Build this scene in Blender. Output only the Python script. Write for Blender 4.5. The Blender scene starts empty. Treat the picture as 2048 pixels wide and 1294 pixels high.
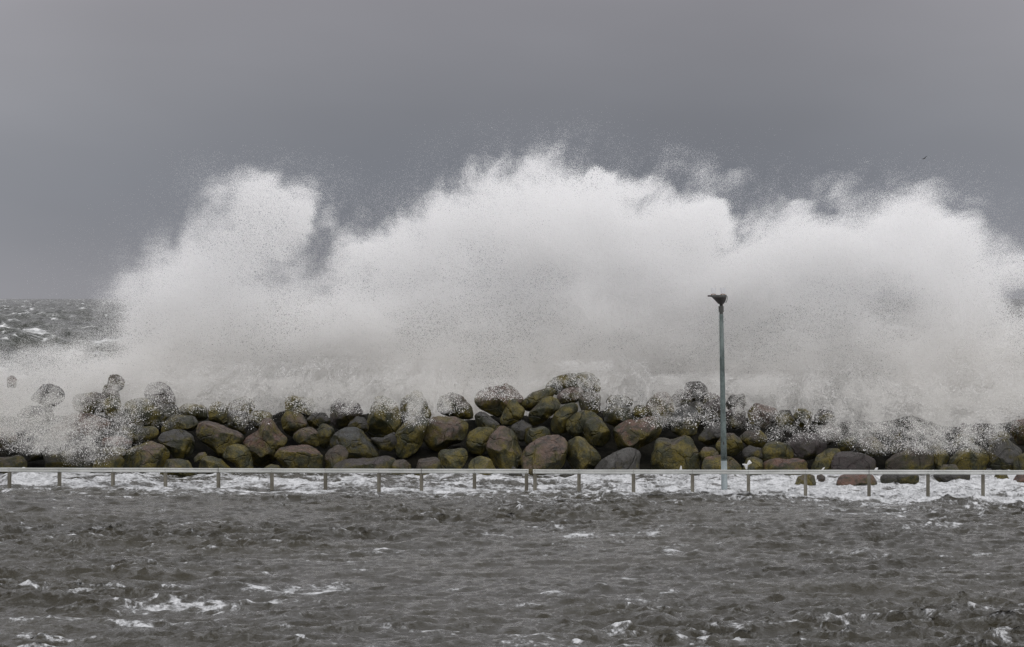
import bpy, bmesh, math, numpy as np
from mathutils import Vector

R = math.radians
C = bpy.context.scene.collection
SC = bpy.context.scene

# ------------------------------------------------------------------ camera, sky, sun, exposure
F, CX, HY, CAMZ = 7273.0, 1024.0, 597.0, 4.2        # focal length, centre column, horizon row (full-size pixels); eye height in metres
cam_data = bpy.data.cameras.new('camera')
cam_data.sensor_width = 36.0
cam_data.lens = 36.0 * F / 2048.0
cam_data.shift_y = -(647.0 - HY) / 2048.0
cam_data.clip_start = 0.5
cam_data.clip_end = 60000.0
cam = bpy.data.objects.new('camera', cam_data)
C.objects.link(cam)
cam.location = (0, 0, CAMZ)
cam.rotation_euler = (R(90), 0, 0)
SC.camera = cam

SUN_EL, SUN_AZ = R(48), R(150)
world = bpy.data.worlds.new('World')
SC.world = world
world.use_nodes = True
wn, wl = world.node_tree.nodes, world.node_tree.links
wn.clear()
def W(t, **k):
    n = wn.new(t)
    for a, b in k.items():
        setattr(n, a, b)
    return n
sky = W('ShaderNodeTexSky', sky_type='NISHITA', sun_disc=False, sun_elevation=SUN_EL, sun_rotation=SUN_AZ,
        air_density=1.0, dust_density=4.0, ozone_density=1.0)
hs = W('ShaderNodeHueSaturation'); hs.inputs['Saturation'].default_value = 0.12
wl.new(sky.outputs[0], hs.inputs['Color'])
bg1 = W('ShaderNodeBackground'); bg1.inputs[1].default_value = 0.010
wl.new(hs.outputs[0], bg1.inputs[0])
tc = W('ShaderNodeTexCoord')
sep = W('ShaderNodeSeparateXYZ'); wl.new(tc.outputs['Generated'], sep.inputs[0])
# vertical build-up of the cloud layer: dark slate squall low over the sea, brighter veil overhead
r1 = W('ShaderNodeValToRGB')
r1.color_ramp.interpolation = 'B_SPLINE'
el = r1.color_ramp.elements
el[0].position = 0.0;  el[0].color = (0.225, 0.225, 0.245, 1)
el[1].position = 1.0;  el[1].color = (0.62, 0.63, 0.66, 1)
for p, c in ((0.018, (0.176, 0.186, 0.212)), (0.036, (0.163, 0.175, 0.202)), (0.060, (0.198, 0.203, 0.226)), (0.085, (0.228, 0.224, 0.250)), (0.12, (0.252, 0.247, 0.270)),
             (0.30, (0.38, 0.375, 0.39)), (0.60, (0.60, 0.60, 0.62))):
    e = el.new(p); e.color = (*c, 1)
wl.new(sep.outputs['Z'], r1.inputs[0])
# brighter towards the left and right ends of the squall and behind the viewer
ab = W('ShaderNodeMath', operation='ADD'); ab.inputs[1].default_value = -0.015
wl.new(sep.outputs['X'], ab.inputs[0])
sq = W('ShaderNodeMath', operation='ABSOLUTE'); wl.new(ab.outputs[0], sq.inputs[0])
mr = W('ShaderNodeMapRange', interpolation_type='SMOOTHSTEP')
mr.inputs['From Min'].default_value = 0.03; mr.inputs['From Max'].default_value = 0.20
mr.inputs['To Min'].default_value = 0.0; mr.inputs['To Max'].default_value = 0.085
wl.new(sq.outputs[0], mr.inputs['Value'])
mb = W('ShaderNodeMapRange', interpolation_type='SMOOTHSTEP')
mb.inputs['From Min'].default_value = 0.6; mb.inputs['From Max'].default_value = -0.5
mb.inputs['To Min'].default_value = 0.0; mb.inputs['To Max'].default_value = 0.47
wl.new(sep.outputs['Y'], mb.inputs['Value'])
mp = W('ShaderNodeMapping'); mp.inputs['Scale'].default_value = (5.0, 5.0, 16.0)
wl.new(tc.outputs['Generated'], mp.inputs[0])
nz = W('ShaderNodeTexNoise'); nz.inputs['Scale'].default_value = 1.6; nz.inputs['Detail'].default_value = 3
wl.new(mp.outputs[0], nz.inputs['Vector'])
nm = W('ShaderNodeMapRange'); nm.inputs['From Min'].default_value = 0.3; nm.inputs['From Max'].default_value = 0.7
nm.inputs['To Min'].default_value = 0.93; nm.inputs['To Max'].default_value = 1.07
wl.new(nz.outputs[0], nm.inputs['Value'])
ad = W('ShaderNodeMath', operation='ADD'); wl.new(mr.outputs[0], ad.inputs[0]); wl.new(mb.outputs[0], ad.inputs[1])
tint = W('ShaderNodeVectorMath', operation='SCALE'); tint.inputs[0].default_value = (1.0, 0.97, 1.0)
wl.new(ad.outputs[0], tint.inputs['Scale'])
va = W('ShaderNodeVectorMath', operation='ADD'); wl.new(r1.outputs[0], va.inputs[0]); wl.new(tint.outputs[0], va.inputs[1])
vs = W('ShaderNodeVectorMath', operation='SCALE'); wl.new(va.outputs[0], vs.inputs[0]); wl.new(nm.outputs[0], vs.inputs['Scale'])
bg2 = W('ShaderNodeBackground'); bg2.inputs[1].default_value = 1.0
wl.new(vs.outputs[0], bg2.inputs[0])
ads = W('ShaderNodeAddShader'); wl.new(bg1.outputs[0], ads.inputs[0]); wl.new(bg2.outputs[0], ads.inputs[1])
out = W('ShaderNodeOutputWorld'); wl.new(ads.outputs[0], out.inputs[0])

sun_data = bpy.data.lights.new('sun', 'SUN')
sun_data.energy = 0.8
sun_data.angle = R(25)
sun_data.color = (1.0, 0.97, 0.93)
sun = bpy.data.objects.new('sun', sun_data)
C.objects.link(sun)
# the sun lies behind the viewer, to the right, above the cloud
sun.rotation_euler = Vector((math.sin(SUN_AZ) * math.cos(SUN_EL), math.cos(SUN_AZ) * math.cos(SUN_EL), math.sin(SUN_EL))).to_track_quat('Z', 'Y').to_euler()

SC.view_settings.view_transform = 'Standard'
SC.view_settings.look = 'None'
SC.view_settings.exposure = 0.0
SC.view_settings.gamma = 1.0
SC.view_settings.use_curve_mapping = False
SC.cycles.max_bounces = 14
SC.cycles.diffuse_bounces = 12
SC.cycles.transmission_bounces = 12
SC.cycles.glossy_bounces = 3
SC.cycles.use_denoising = True
SC.cycles.denoiser = 'OPENIMAGEDENOISE'
SC.cycles.denoising_prefilter = 'NONE'
SC.cycles.sample_clamp_indirect = 0.0

# ------------------------------------------------------------------ helpers
def P(px, py, D):
    """point at distance D seen at this place of the photograph"""
    return ((px - CX) * D / F, D, CAMZ - (py - HY) * D / F)

def tag(o, label=None, cat=None, group=None, kind=None):
    if label: o['label'] = label
    if cat: o['category'] = cat
    if group: o['group'] = group
    if kind: o['kind'] = kind
    return o

def mesh_np(name, co, faces=None, quads=None, mat=None, parent=None, smooth=True, attrs=None, loc=(0, 0, 0)):
    me = bpy.data.meshes.new(name)
    co = np.asarray(co, dtype=np.float32)
    me.vertices.add(len(co)); me.vertices.foreach_set('co', co.ravel())
    fa = quads if quads is not None else faces
    if fa is not None:
        fa = np.asarray(fa, dtype=np.int32); n, k = fa.shape
        me.loops.add(n * k); me.loops.foreach_set('vertex_index', fa.ravel())
        me.polygons.add(n)
        me.polygons.foreach_set('loop_start', np.arange(0, n * k, k, dtype=np.int32))
        me.polygons.foreach_set('loop_total', np.full(n, k, dtype=np.int32))
        me.polygons.foreach_set('use_smooth', np.full(n, smooth))
    for an, av in (attrs or {}).items():
        a = me.attributes.new(an, 'FLOAT', 'POINT'); a.data.foreach_set('value', np.asarray(av, dtype=np.float32))
    me.update(calc_edges=True)
    if mat: me.materials.append(mat)
    o = bpy.data.objects.new(name, me); C.objects.link(o)
    o.location = loc
    if parent: o.parent = parent
    return o

def grid_quads(nr, nc):
    i = np.arange(nr - 1)[:, None] * nc + np.arange(nc - 1)[None, :]
    return np.stack([i, i + 1, i + nc + 1, i + nc], -1).reshape(-1, 4)

def bm_obj(name, bm, mat, parent=None, smooth=False, loc=(0, 0, 0)):
    me = bpy.data.meshes.new(name); bm.normal_update(); bm.to_mesh(me); bm.free()
    if smooth:
        for p in me.polygons: p.use_smooth = True
    me.materials.append(mat)
    o = bpy.data.objects.new(name, me); C.objects.link(o); o.location = loc
    if parent: o.parent = parent
    return o

def empty(name, loc):
    o = bpy.data.objects.new(name, None); o.empty_display_size = 0.2; o.location = loc; C.objects.link(o)
    return o

# value noise on a lattice, vectorised
_lat = {}
def vnoise(p, seed):
    if seed not in _lat:
        _lat[seed] = np.random.RandomState(seed).rand(64, 64, 64).astype(np.float32)
    L = _lat[seed]
    i = np.floor(p).astype(np.int64); f = (p - i).astype(np.float32); f = f * f * (3 - 2 * f)
    i &= 63; j = (i + 1) & 63
    x0, y0, z0 = i[..., 0], i[..., 1], i[..., 2]; x1, y1, z1 = j[..., 0], j[..., 1], j[..., 2]
    fx, fy, fz = f[..., 0], f[..., 1], f[..., 2]
    a = L[x0, y0, z0] * (1 - fx) + L[x1, y0, z0] * fx
    b = L[x0, y1, z0] * (1 - fx) + L[x1, y1, z0] * fx
    c = L[x0, y0, z1] * (1 - fx) + L[x1, y0, z1] * fx
    d = L[x0, y1, z1] * (1 - fx) + L[x1, y1, z1] * fx
    return (a * (1 - fy) + b * fy) * (1 - fz) + (c * (1 - fy) + d * fy) * fz
def fbm(p, seed, octv=4, gain=0.5):
    s = 0; a = 1; t = 0
    for k in range(octv):
        s = s + a * vnoise(p * (2.03 ** k) + 7.3 * k, seed + k); t += a; a *= gain
    return s / t
def sstep(a, b, x):
    t = np.clip((x - a) / (b - a), 0, 1); return t * t * (3 - 2 * t)

# ------------------------------------------------------------------ materials
class M:
    def __init__(s, name):
        s.m = bpy.data.materials.new(name); s.m.use_nodes = True
        s.n, s.l = s.m.node_tree.nodes, s.m.node_tree.links
        s.b = s.n['Principled BSDF']
    def N(s, t, ins=None, **k):
        n = s.n.new(t)
        for a, b in k.items(): setattr(n, a, b)
        for a, b in (ins or {}).items(): s.set(n, a, b)
        return n
    def set(s, n, key, v):
        if isinstance(v, bpy.types.NodeSocket): s.l.new(v, n.inputs[key])
        else: n.inputs[key].default_value = v
    def noise(s, vec, scale, detail=4, rough=0.55, dist=0.0, **k):
        return s.N('ShaderNodeTexNoise', {'Vector': vec, 'Scale': scale, 'Detail': detail, 'Roughness': rough, 'Distortion': dist}, **k).outputs[0]
    def math(s, op, a, b=0.0, c=0.0, clamp=False):
        n = s.N('ShaderNodeMath', operation=op, use_clamp=clamp)
        s.set(n, 0, a); s.set(n, 1, b)
        if op in ('MULTIPLY_ADD',): s.set(n, 2, c)
        return n.outputs[0]
    def ramp(s, v, a, b, lo=0.0, hi=1.0, smooth=True):
        n = s.N('ShaderNodeMapRange', {'Value': v, 'From Min': a, 'From Max': b, 'To Min': lo, 'To Max': hi})
        if smooth: n.interpolation_type = 'SMOOTHSTEP'
        return n.outputs[0]
    def mix(s, f, a, b):
        n = s.N('ShaderNodeMix', data_type='RGBA')
        s.set(n, 0, f)
        for i, v in ((6, a), (7, b)):
            if isinstance(v, bpy.types.NodeSocket): s.l.new(v, n.inputs[i])
            else: n.inputs[i].default_value = (*v, 1)
        return n.outputs[2]
    def bump(s, h, strength, dist, normal=None):
        n = s.N('ShaderNodeBump', {'Height': h, 'Strength': strength, 'Distance': dist})
        if normal is not None: s.l.new(normal, n.inputs['Normal'])
        return n.outputs[0]
    def out(s, color=None, rough=None, normal=None, **k):
        if color is not None:
            if isinstance(color, bpy.types.NodeSocket): s.l.new(color, s.b.inputs['Base Color'])
            else: s.b.inputs['Base Color'].default_value = (*color, 1)
        if rough is not None: s.set(s.b, 'Roughness', rough)
        if normal is not None: s.l.new(normal, s.b.inputs['Normal'])
        for a, v in k.items(): s.set(s.b, a.replace('_', ' '), v)
        return s.m

def stone_material():
    m = M('wet_boulder_stone')
    oi = m.N('ShaderNodeObjectInfo')
    tc = m.N('ShaderNodeTexCoord').outputs['Object']
    off = m.N('ShaderNodeVectorMath', {0: tc}, operation='ADD')
    rv = m.N('ShaderNodeVectorMath', operation='SCALE'); rv.inputs[0].default_value = (37, 19, 53); m.l.new(oi.outputs['Random'], rv.inputs['Scale'])
    m.l.new(rv.outputs[0], off.inputs[1]); v = off.outputs[0]
    big = m.noise(v, 1.7, 5, 0.6); mid = m.noise(v, 6.0, 6, 0.65); fine = m.noise(v, 38.0, 4, 0.7); spk = m.noise(v, 95.0, 2, 0.6)
    stone = m.mix(m.ramp(mid, 0.35, 0.7), oi.outputs['Color'], (0.034, 0.031, 0.028))
    stone = m.mix(m.ramp(mid, 0.45, 0.75, 0, 0.0), stone, (0.2, 0.17, 0.15))
    hv = m.N('ShaderNodeHueSaturation', {'Color': stone, 'Value': m.ramp(fine, 0.3, 0.7, 0.62, 1.42)}).outputs[0]
    hv = m.mix(m.ramp(spk, 0.62, 0.74, 0, 0.45), hv, (0.30, 0.26, 0.24))
    nrm = m.N('ShaderNodeNewGeometry').outputs['Normal']
    nz = m.N('ShaderNodeSeparateXYZ', {0: nrm}).outputs['Z']
    # algae takes to the flanks, the washed tops stay bare
    g = m.math('MULTIPLY_ADD', big, 1.9, m.math('MULTIPLY_ADD', mid, 0.85, m.math('MULTIPLY', nz, -0.42)))
    g = m.math('ADD', g, m.math('MULTIPLY_ADD', oi.outputs['Alpha'], 1.25, -1.56))
    g = m.math('ADD', g, m.math('MULTIPLY_ADD', fine, 0.7, -0.35))
    mask = m.ramp(g, -0.12, 0.42, 0.0, 0.93)
    green = m.mix(m.ramp(m.noise(v, 3.3, 4, 0.6), 0.38, 0.66), (0.021, 0.024, 0.007), (0.106, 0.084, 0.008))
    green = m.N('ShaderNodeHueSaturation', {'Color': green, 'Value': m.ramp(m.noise(v, 26.0, 4, 0.7), 0.3, 0.7, 0.45, 1.6)}).outputs[0]
    col = m.mix(mask, hv, green)
    hgt = m.math('MULTIPLY_ADD', mid, 1.0, m.math('MULTIPLY', fine, 0.35))
    crack = m.N('ShaderNodeTexVoronoi', {'Vector': m.N('ShaderNodeMixRGB', {0: 0.22, 1: v, 2: m.N('ShaderNodeTexNoise', {'Vector': v, 'Scale': 2.5}).outputs['Color']}).outputs[0], 'Scale': 1.9}, feature='DISTANCE_TO_EDGE').outputs[0]
    hgt = m.math('ADD', hgt, m.ramp(crack, 0.0, 0.035, -0.5, 0.0))
    nb = m.bump(hgt, 0.9, 0.08)
    nb = m.bump(m.noise(v, 60.0, 3, 0.7), 0.5, 0.012, nb)
    return m.out(col, m.ramp(mid, 0.3, 0.7, 0.24, 0.62), nb, Specular_IOR_Level=0.45)

def water_material(name, deep, rough, foamcol, bumps, fs, sx=1.0):
    m = M(name)
    pos = m.N('ShaderNodeNewGeometry').outputs['Position']
    mp = m.N('ShaderNodeMapping', {'Vector': pos, 'Scale': (sx, 0.62, 1.0)}).outputs[0]
    at = m.N('ShaderNodeAttribute', attribute_name='foam').outputs['Fac']
    # lacy foam: ridges of distorted noise, thresholded by how foamy the water is there
    n1 = m.noise(mp, 2.1 * fs, 6, 0.6, 0.9); n2 = m.noise(mp, 5.0 * fs, 5, 0.65, 0.5); n3 = m.noise(mp, 19.0 * fs, 3, 0.6)
    ridge = m.ramp(m.math('ABSOLUTE', m.math('SUBTRACT', n1, 0.5)), 0.0, 0.10, 1.0, 0.0)
    v = m.math('ADD', m.math('MULTIPLY_ADD', ridge, 0.50, -0.15), m.math('MULTIPLY_ADD', n2, 1.0, m.math('MULTIPLY_ADD', n3, 0.6, -0.80)))
    mat_ = m.ramp(at, 0.62, 0.80)
    v = m.math('MULTIPLY', v, m.math('MULTIPLY_ADD', mat_, -0.45, 1.0))
    v = m.math('MULTIPLY_ADD', m.math('MULTIPLY', m.math('SUBTRACT', m.noise(mp, 0.95 * fs, 3, 0.6, 0.6), 0.5), mat_), 2.1, v)
    v = m.math('ADD', v, m.math('SUBTRACT', at, 0.72))
    fm = m.ramp(v, -0.08, 0.40)
    thin = m.math('MULTIPLY', m.ramp(v, -0.45, 0.05), 0.14)
    fac = m.math('MAXIMUM', fm, thin)
    murk = m.mix(m.ramp(m.noise(pos, 0.22, 4), 0.35, 0.65), deep[0], deep[1])
    fcol = m.mix(m.ramp(m.math('ADD', m.math('MULTIPLY', n2, 0.6), m.math('MULTIPLY', n3, 0.4)), 0.36, 0.60), tuple(0.55 * c for c in foamcol), tuple(min(1, 1.12 * c) for c in foamcol))
    col = m.mix(fac, murk, fcol)
    nb = None
    for sc, st, di in bumps:
        nb = m.bump(m.noise(mp, sc, 4, 0.6, 0.3), st, di, nb)
    nb = m.bump(m.math('MULTIPLY', fac, m.math('ADD', n2, n3)), 0.8, 0.035, nb)
    return m.out(col, m.ramp(fac, 0.0, 0.6, rough, 0.85, False), nb, IOR=1.333)

def metal_paint(name, c1, c2, scale, rough, metallic=0.0, streak=(1, 1, 0.25), bump=0.15):
    m = M(name)
    tc = m.N('ShaderNodeTexCoord').outputs['Object']
    mp = m.N('ShaderNodeMapping', {'Vector': tc, 'Scale': streak}).outputs[0]
    a = m.noise(mp, scale, 6, 0.65); b = m.noise(tc, scale * 6, 3, 0.6)
    f = m.math('ADD', m.math('MULTIPLY', a, 0.75), m.math('MULTIPLY', b, 0.25))
    col = m.mix(m.ramp(f, 0.40, 0.60), c1, c2)
    return m.out(col, rough, m.bump(b, bump, 0.004), Metallic=metallic)

MAT_STONE = stone_material()
MAT_WATER = water_material('harbour_water', ((0.019, 0.016, 0.008), (0.028, 0.024, 0.013)), 0.08, (0.56, 0.57, 0.58),
                           ((4.5, 0.9, 0.09), (12.0, 0.9, 0.04), (34.0, 0.7, 0.014)), 1.0)
MAT_SEA = water_material('open_sea', ((0.020, 0.023, 0.017), (0.034, 0.037, 0.028)), 0.16, (0.66, 0.67, 0.67),
                         ((0.5, 0.8, 0.7), (2.0, 0.7, 0.18)), 0.34, 0.4)
MAT_RAIL = metal_paint('galvanised_rail', (0.40, 0.41, 0.39), (0.52, 0.53, 0.51), 5.0, 0.48, 0.0, (0.3, 1, 1))
MAT_POST = metal_paint('weathered_post', (0.085, 0.077, 0.058), (0.16, 0.15, 0.12), 9.0, 0.7)
MAT_BOLT = metal_paint('dull_bolt', (0.06, 0.055, 0.05), (0.12, 0.11, 0.10), 20.0, 0.6)
MAT_POLE = metal_paint('weathered_green_steel', (0.045, 0.062, 0.058), (0.13, 0.165, 0.158), 5.0, 0.5, 0.0, (1, 1, 0.5))
MAT_POLE2 = metal_paint('galvanised_blue_steel', (0.17, 0.205, 0.215), (0.26, 0.30, 0.31), 6.0, 0.45, 0.0, (1, 1, 0.4))
MAT_LAMP = metal_paint('dark_lamp_paint', (0.018, 0.014, 0.012), (0.034, 0.027, 0.022), 8.0, 0.45)
MAT_COLLAR = metal_paint('collar_metal', (0.035, 0.037, 0.034), (0.06, 0.062, 0.056), 8.0, 0.5)
MAT_WIRE = metal_paint('pale_wire', (0.55, 0.57, 0.62), (0.70, 0.72, 0.76), 8.0, 0.35)
MAT_CLIP = metal_paint('tan_clip', (0.22, 0.13, 0.07), (0.30, 0.19, 0.11), 8.0, 0.5)
MAT_BIRD = metal_paint('dark_feathers', (0.04, 0.04, 0.042), (0.09, 0.09, 0.095), 8.0, 0.7)

def droplet_material(name, c, silt_shade, z0, z1):
    m = M(name)
    m.m.node_tree.nodes.remove(m.b)
    # sand tints the lower drops; the darkening there is shade painted into the colour
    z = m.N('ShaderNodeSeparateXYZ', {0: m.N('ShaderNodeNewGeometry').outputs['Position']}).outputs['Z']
    col = m.mix(m.ramp(z, z0, z1), silt_shade, c)
    d = m.N('ShaderNodeBsdfDiffuse', {'Color': col}); t = m.N('ShaderNodeBsdfTranslucent', {'Color': col})
    mx = m.N('ShaderNodeMixShader', {0: 0.5, 1: d.outputs[0], 2: t.outputs[0]})
    m.l.new(mx.outputs[0], m.n['Material Output'].inputs[0])
    return m.m
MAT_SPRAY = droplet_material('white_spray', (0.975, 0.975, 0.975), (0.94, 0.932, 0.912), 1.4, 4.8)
MAT_VEIL = droplet_material('sandy_shaded_spray', (0.93, 0.93, 0.93), (0.80, 0.79, 0.76), 1.5, 4.0)  # sandy tint plus low shade painted into the colour
MAT_FOAM = droplet_material('white_foam', (0.80, 0.80, 0.80), (0.8, 0.8, 0.8), 0, 1)
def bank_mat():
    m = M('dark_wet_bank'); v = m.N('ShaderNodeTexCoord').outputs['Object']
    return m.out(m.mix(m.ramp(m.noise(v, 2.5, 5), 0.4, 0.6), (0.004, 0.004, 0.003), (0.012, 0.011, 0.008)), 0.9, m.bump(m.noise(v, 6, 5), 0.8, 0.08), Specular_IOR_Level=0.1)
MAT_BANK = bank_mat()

# ------------------------------------------------------------------ wind waves (spectral)
def ocean(L, N, lam_p, rms, wdir, seed, chop=0.9, kmin_f=0.35, slope_pow=3.4, spread=2.0, lam_min=0.12):
    """a periodic patch of wind sea: height, sideways shift and crest sharpness"""
    rs = np.random.RandomState(seed)
    k1 = np.fft.fftfreq(N, L / N) * 2 * np.pi
    kx, ky = np.meshgrid(k1, k1, indexing='ij'); k = np.hypot(kx, ky); k[0, 0] = 1e-6
    kp = 2 * np.pi / lam_p
    S = k ** (-slope_pow) * np.exp(-1.25 * (kp / k) ** 2) * np.exp(-(k * lam_min / 6.28) ** 2)
    cosd = (kx * math.cos(wdir) + ky * math.sin(wdir)) / k
    S = S * (0.12 + np.abs(cosd) ** spread); S[k < kp * kmin_f] = 0; S[0, 0] = 0
    h = np.fft.fft2(rs.randn(N, N)) * np.sqrt(S)
    H = np.real(np.fft.ifft2(h)); sc = rms / H.std(); h = h * sc; H = H * sc
    DX = np.real(np.fft.ifft2(1j * kx / k * h)) * chop; DY = np.real(np.fft.ifft2(1j * ky / k * h)) * chop
    jxx = np.real(np.fft.ifft2(-kx * kx / k * h)) * chop; jyy = np.real(np.fft.ifft2(-ky * ky / k * h)) * chop
    return L, N, H, DX, DY, (1 + jxx) * (1 + jyy)
def osample(o, x, y):
    L, N = o[0], o[1]
    u = (x / L * N) % N; v = (y / L * N) % N
    i = np.floor(u).astype(int); j = np.floor(v).astype(int); fu = u - i; fv = v - j
    i %= N; j %= N; i1 = (i + 1) % N; j1 = (j + 1) % N
    return [A[i, j] * (1 - fu) * (1 - fv) + A[i1, j] * fu * (1 - fv) + A[i, j1] * (1 - fu) * fv + A[i1, j1] * fu * fv for A in o[2:]]

def spaced(segs):
    """ascending coordinates from (start, end, step) runs"""
    out = []
    for a, b, s in segs: out += list(np.linspace(a, b, max(2, int(round((b - a) / s)) + 1))[:-1])
    out.append(segs[-1][1]); return np.array(out)

# foam seen on the water: photograph column, row, half-width, half-height, strength
FOAM = [(60, 1238, 60, 6, .55), (150, 1234, 50, 5, .6), (390, 1203, 60, 10, .62), (300, 1215, 60, 14, .45), (420, 1210, 60, 10, .5), (520, 1206, 60, 5, .5), (560, 1203, 40, 5, .55),
        (190, 1276, 60, 8, .6), (40, 1265, 60, 14, .5), (120, 1280, 60, 10, .45), (260, 1250, 70, 16, .35), (330, 1175, 60, 7, .5), (560, 1178, 110, 8, .55),
        (240, 1180, 50, 8, .45), (150, 1187, 25, 6, .5), (370, 1158, 50, 5, .45), (470, 1131, 30, 6, .5), (540, 1148, 50, 7, .35), (700, 1130, 60, 6, .4), (270, 1097, 30, 5, .4),
        (30, 1088, 25, 4, .4), (640, 1176, 60, 6, .5), (30, 1190, 25, 6, .45), (320, 1135, 70, 8, .32), (380, 1045, 60, 5, .34), (150, 1075, 60, 5, .28),
        (1170, 1076, 70, 6, .6), (1000, 1075, 60, 5, .5), (1110, 1060, 50, 6, .3), (1290, 1070, 60, 8, .5), (1350, 1054, 50, 6, .45), (1400, 1057, 30, 5, .4),
        (1345, 1107, 18, 7, .85), (1395, 1107, 22, 4, .6), (1683, 1157, 32, 5, .75), (1680, 1168, 20, 3, .5), (1960, 1230, 75, 7, .75), (1860, 1238, 30, 5, .4),
        (1720, 1237, 60, 6, .5), (1640, 1236, 60, 5, .35), (1110, 1194, 25, 6, .7), (1200, 1180, 20, 4, .6), (1180, 1205, 20, 3, .5), (1240, 1215, 80, 7, .5),
        (1095, 1282, 60, 12, .75), (1040, 1288, 40, 6, .5), (1230, 1258, 60, 10, .5), (1380, 1283, 50, 7, .55), (1480, 1282, 40, 5, .45), (1460, 1252, 70, 6, .45),
        (1540, 1268, 30, 5, .45), (2010, 1280, 35, 10, .7), (1980, 1256, 30, 5, .4), (1890, 1114, 25, 4, .5), (1700, 1105, 40, 4, .35), (1840, 1053, 35, 4, .5), (1900, 1052, 60, 8, .45),
        (1500, 1055, 60, 5, .3), (1360, 1182, 50, 4, .35), (1440, 1168, 30, 4, .3), (1900, 1180, 30, 4, .35), (1010, 1245, 60, 10, .2), (760, 1250, 60, 12, .2), (1090, 1238, 40, 6, .45), (1640, 1020, 260, 14, .26), (1860, 1035, 150, 20, .28), (1150, 1012, 250, 10, .14)]
RAILD = lambda x: 80.0 - x * 0.062
def make_water():
    o1 = ocean(44.0, 1024, 1.9, 0.036, R(-78), 11, 1.15, lam_min=0.09, slope_pow=3.1)
    o2 = ocean(97.0, 512, 7.5, 0.022, R(-60), 12, 0.7, lam_min=0.8)
    xs = spaced([(-120, -40, 4.0), (-40, -15, 0.5), (-15, 15, 0.045), (15, 40, 0.5), (40, 120, 4.0)])
    ys = spaced([(-40, 20, 4.0), (20, 39, 0.5), (39, 89.4, 0.085), (89.4, 92, 0.5)])
    X, Y = np.meshgrid(xs, ys)
    h1, dx1, dy1, j1 = osample(o1, X, Y); h2, dx2, dy2, j2 = osample(o2, X, Y)
    pat = fbm(np.stack([X * 0.16, Y * 0.11, X * 0], -1), 40, 3)
    pat2 = fbm(np.stack([X * 0.9, Y * 0.5, X * 0 + 3], -1), 44, 4)
    calm = 0.5 + 0.9 * sstep(0.3, 0.7, pat)
    near = 1.0 - 0.25 * sstep(70, 80, Y)
    Z = h1 * calm * near + h2
    # level of the foaming surge behind the rail: higher at the left, lower at the right
    tilt = sstep(68, 79, Y) * (1 - sstep(81.0, 85.0, Y)) * (0.045 - 0.0075 * (X + 11) - 0.02)
    surge = sstep(78.5, 82, Y)
    Z = Z * (1 - 0.2 * surge) + tilt + surge * (0.26 * (pat2 - 0.5) + 0.10 * (fbm(np.stack([X * 3.2, Y * 1.6, X * 0 + 8], -1), 48, 3) - 0.5))
    lump = np.exp(-((X + 11.15) / 0.55) ** 2 - ((Y - 83.0) / 0.8) ** 2) * 0.26 + np.exp(-((X - 13.0) / 0.5) ** 2 - ((Y - 81.5) / 0.7) ** 2) * 0.10 \
         + np.exp(-((X + 8.9) / 0.5) ** 2 - ((Y - 84) / 0.7) ** 2) * 0.1 + np.exp(-((X - 6.3) / 0.9) ** 2 - ((Y - 84) / 0.7) ** 2) * 0.1
    Z = Z + lump
    edge = RAILD(X) - 1.2 + 1.6 * (fbm(np.stack([X * 0.35, X * 0, X * 0 + 9], -1), 50, 3) - 0.5) * 2 - 2.2 * sstep(2, 12, X)
    band = sstep(-2.6, 2.4, Y - edge)
    foam = 0.76 * band + 0.32 * sstep(-9, 0, Y - edge) * (0.35 + 1.1 * sstep(0.4, 0.65, pat2)) * (0.55 + 0.5 * sstep(-4, 8, X))
    # grey lanes between the foam mats
    lanes = sstep(0.50, 0.66, fbm(np.stack([X * 0.33, Y * 0.9, X * 0 + 5], -1), 60, 4))
    foam = foam - 0.34 * band * lanes * (1 - 0.5 * sstep(3, 9, X)) - 0.20 * band * sstep(0.52, 0.68, pat2) - 0.05 * band + 0.12 * band * sstep(3, 10, X) + 0.1 * band * sstep(-6, -11, X)
    foam = foam + 0.40 * sstep(0.36, -0.05, j1) * (0.3 + sstep(0.4, 0.6, pat)) + 0.09 * np.clip(h1 / 0.04, -1, 2.5)
    pat3 = fbm(np.stack([X * 3.2, Y * 1.5, X * 0 + 1], -1), 47, 4, 0.6)
    for cx, cy, w, hh, s in FOAM:
        D = CAMZ * F / (cy - HY); wx = w * D / F; wy = max(0.25, hh * D * D / (CAMZ * F))
        if cy > 1190: s *= 0.8
        q = ((X - (cx - CX) * D / F) / wx) ** 2 + ((Y - D) / wy) ** 2
        sel = q < 9
        foam[sel] += 0.80 * s * np.exp(-q[sel]) * (0.45 + 1.1 * sstep(0.35, 0.62, pat3[sel]))
        if s > .55: Z[sel] += 0.07 * np.exp(-q[sel])
    rs = np.random.RandomState(77)
    for _ in range(420):
        x0 = rs.uniform(-10, 10); y0 = 42 + 37 * rs.rand() ** 1.35
        if rs.rand() > 0.35 + 0.9 * float(fbm(np.array([[x0 * 0.2, y0 * 0.12, 7.0]]), 51, 3)[0] > 0.5): continue
        ln = rs.uniform(0.12, 0.75); wd = rs.uniform(0.06, 0.16); sl = rs.uniform(-0.5, 0.5); cv = rs.uniform(-0.5, 0.5)
        a0, a1 = np.searchsorted(ys, (y0 - 1.2, y0 + 1.2)); b0, b1 = np.searchsorted(xs, (x0 - 1.6, x0 + 1.6))
        xx, yy = X[a0:a1, b0:b1] - x0, Y[a0:a1, b0:b1] - y0
        q = np.exp(-(xx / ln) ** 2 - ((yy - sl * xx - cv * xx * xx + 0.12 * np.sin(xx * 7 + y0)) / wd) ** 2)
        foam[a0:a1, b0:b1] += rs.uniform(0.25, 0.62) * q
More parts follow.
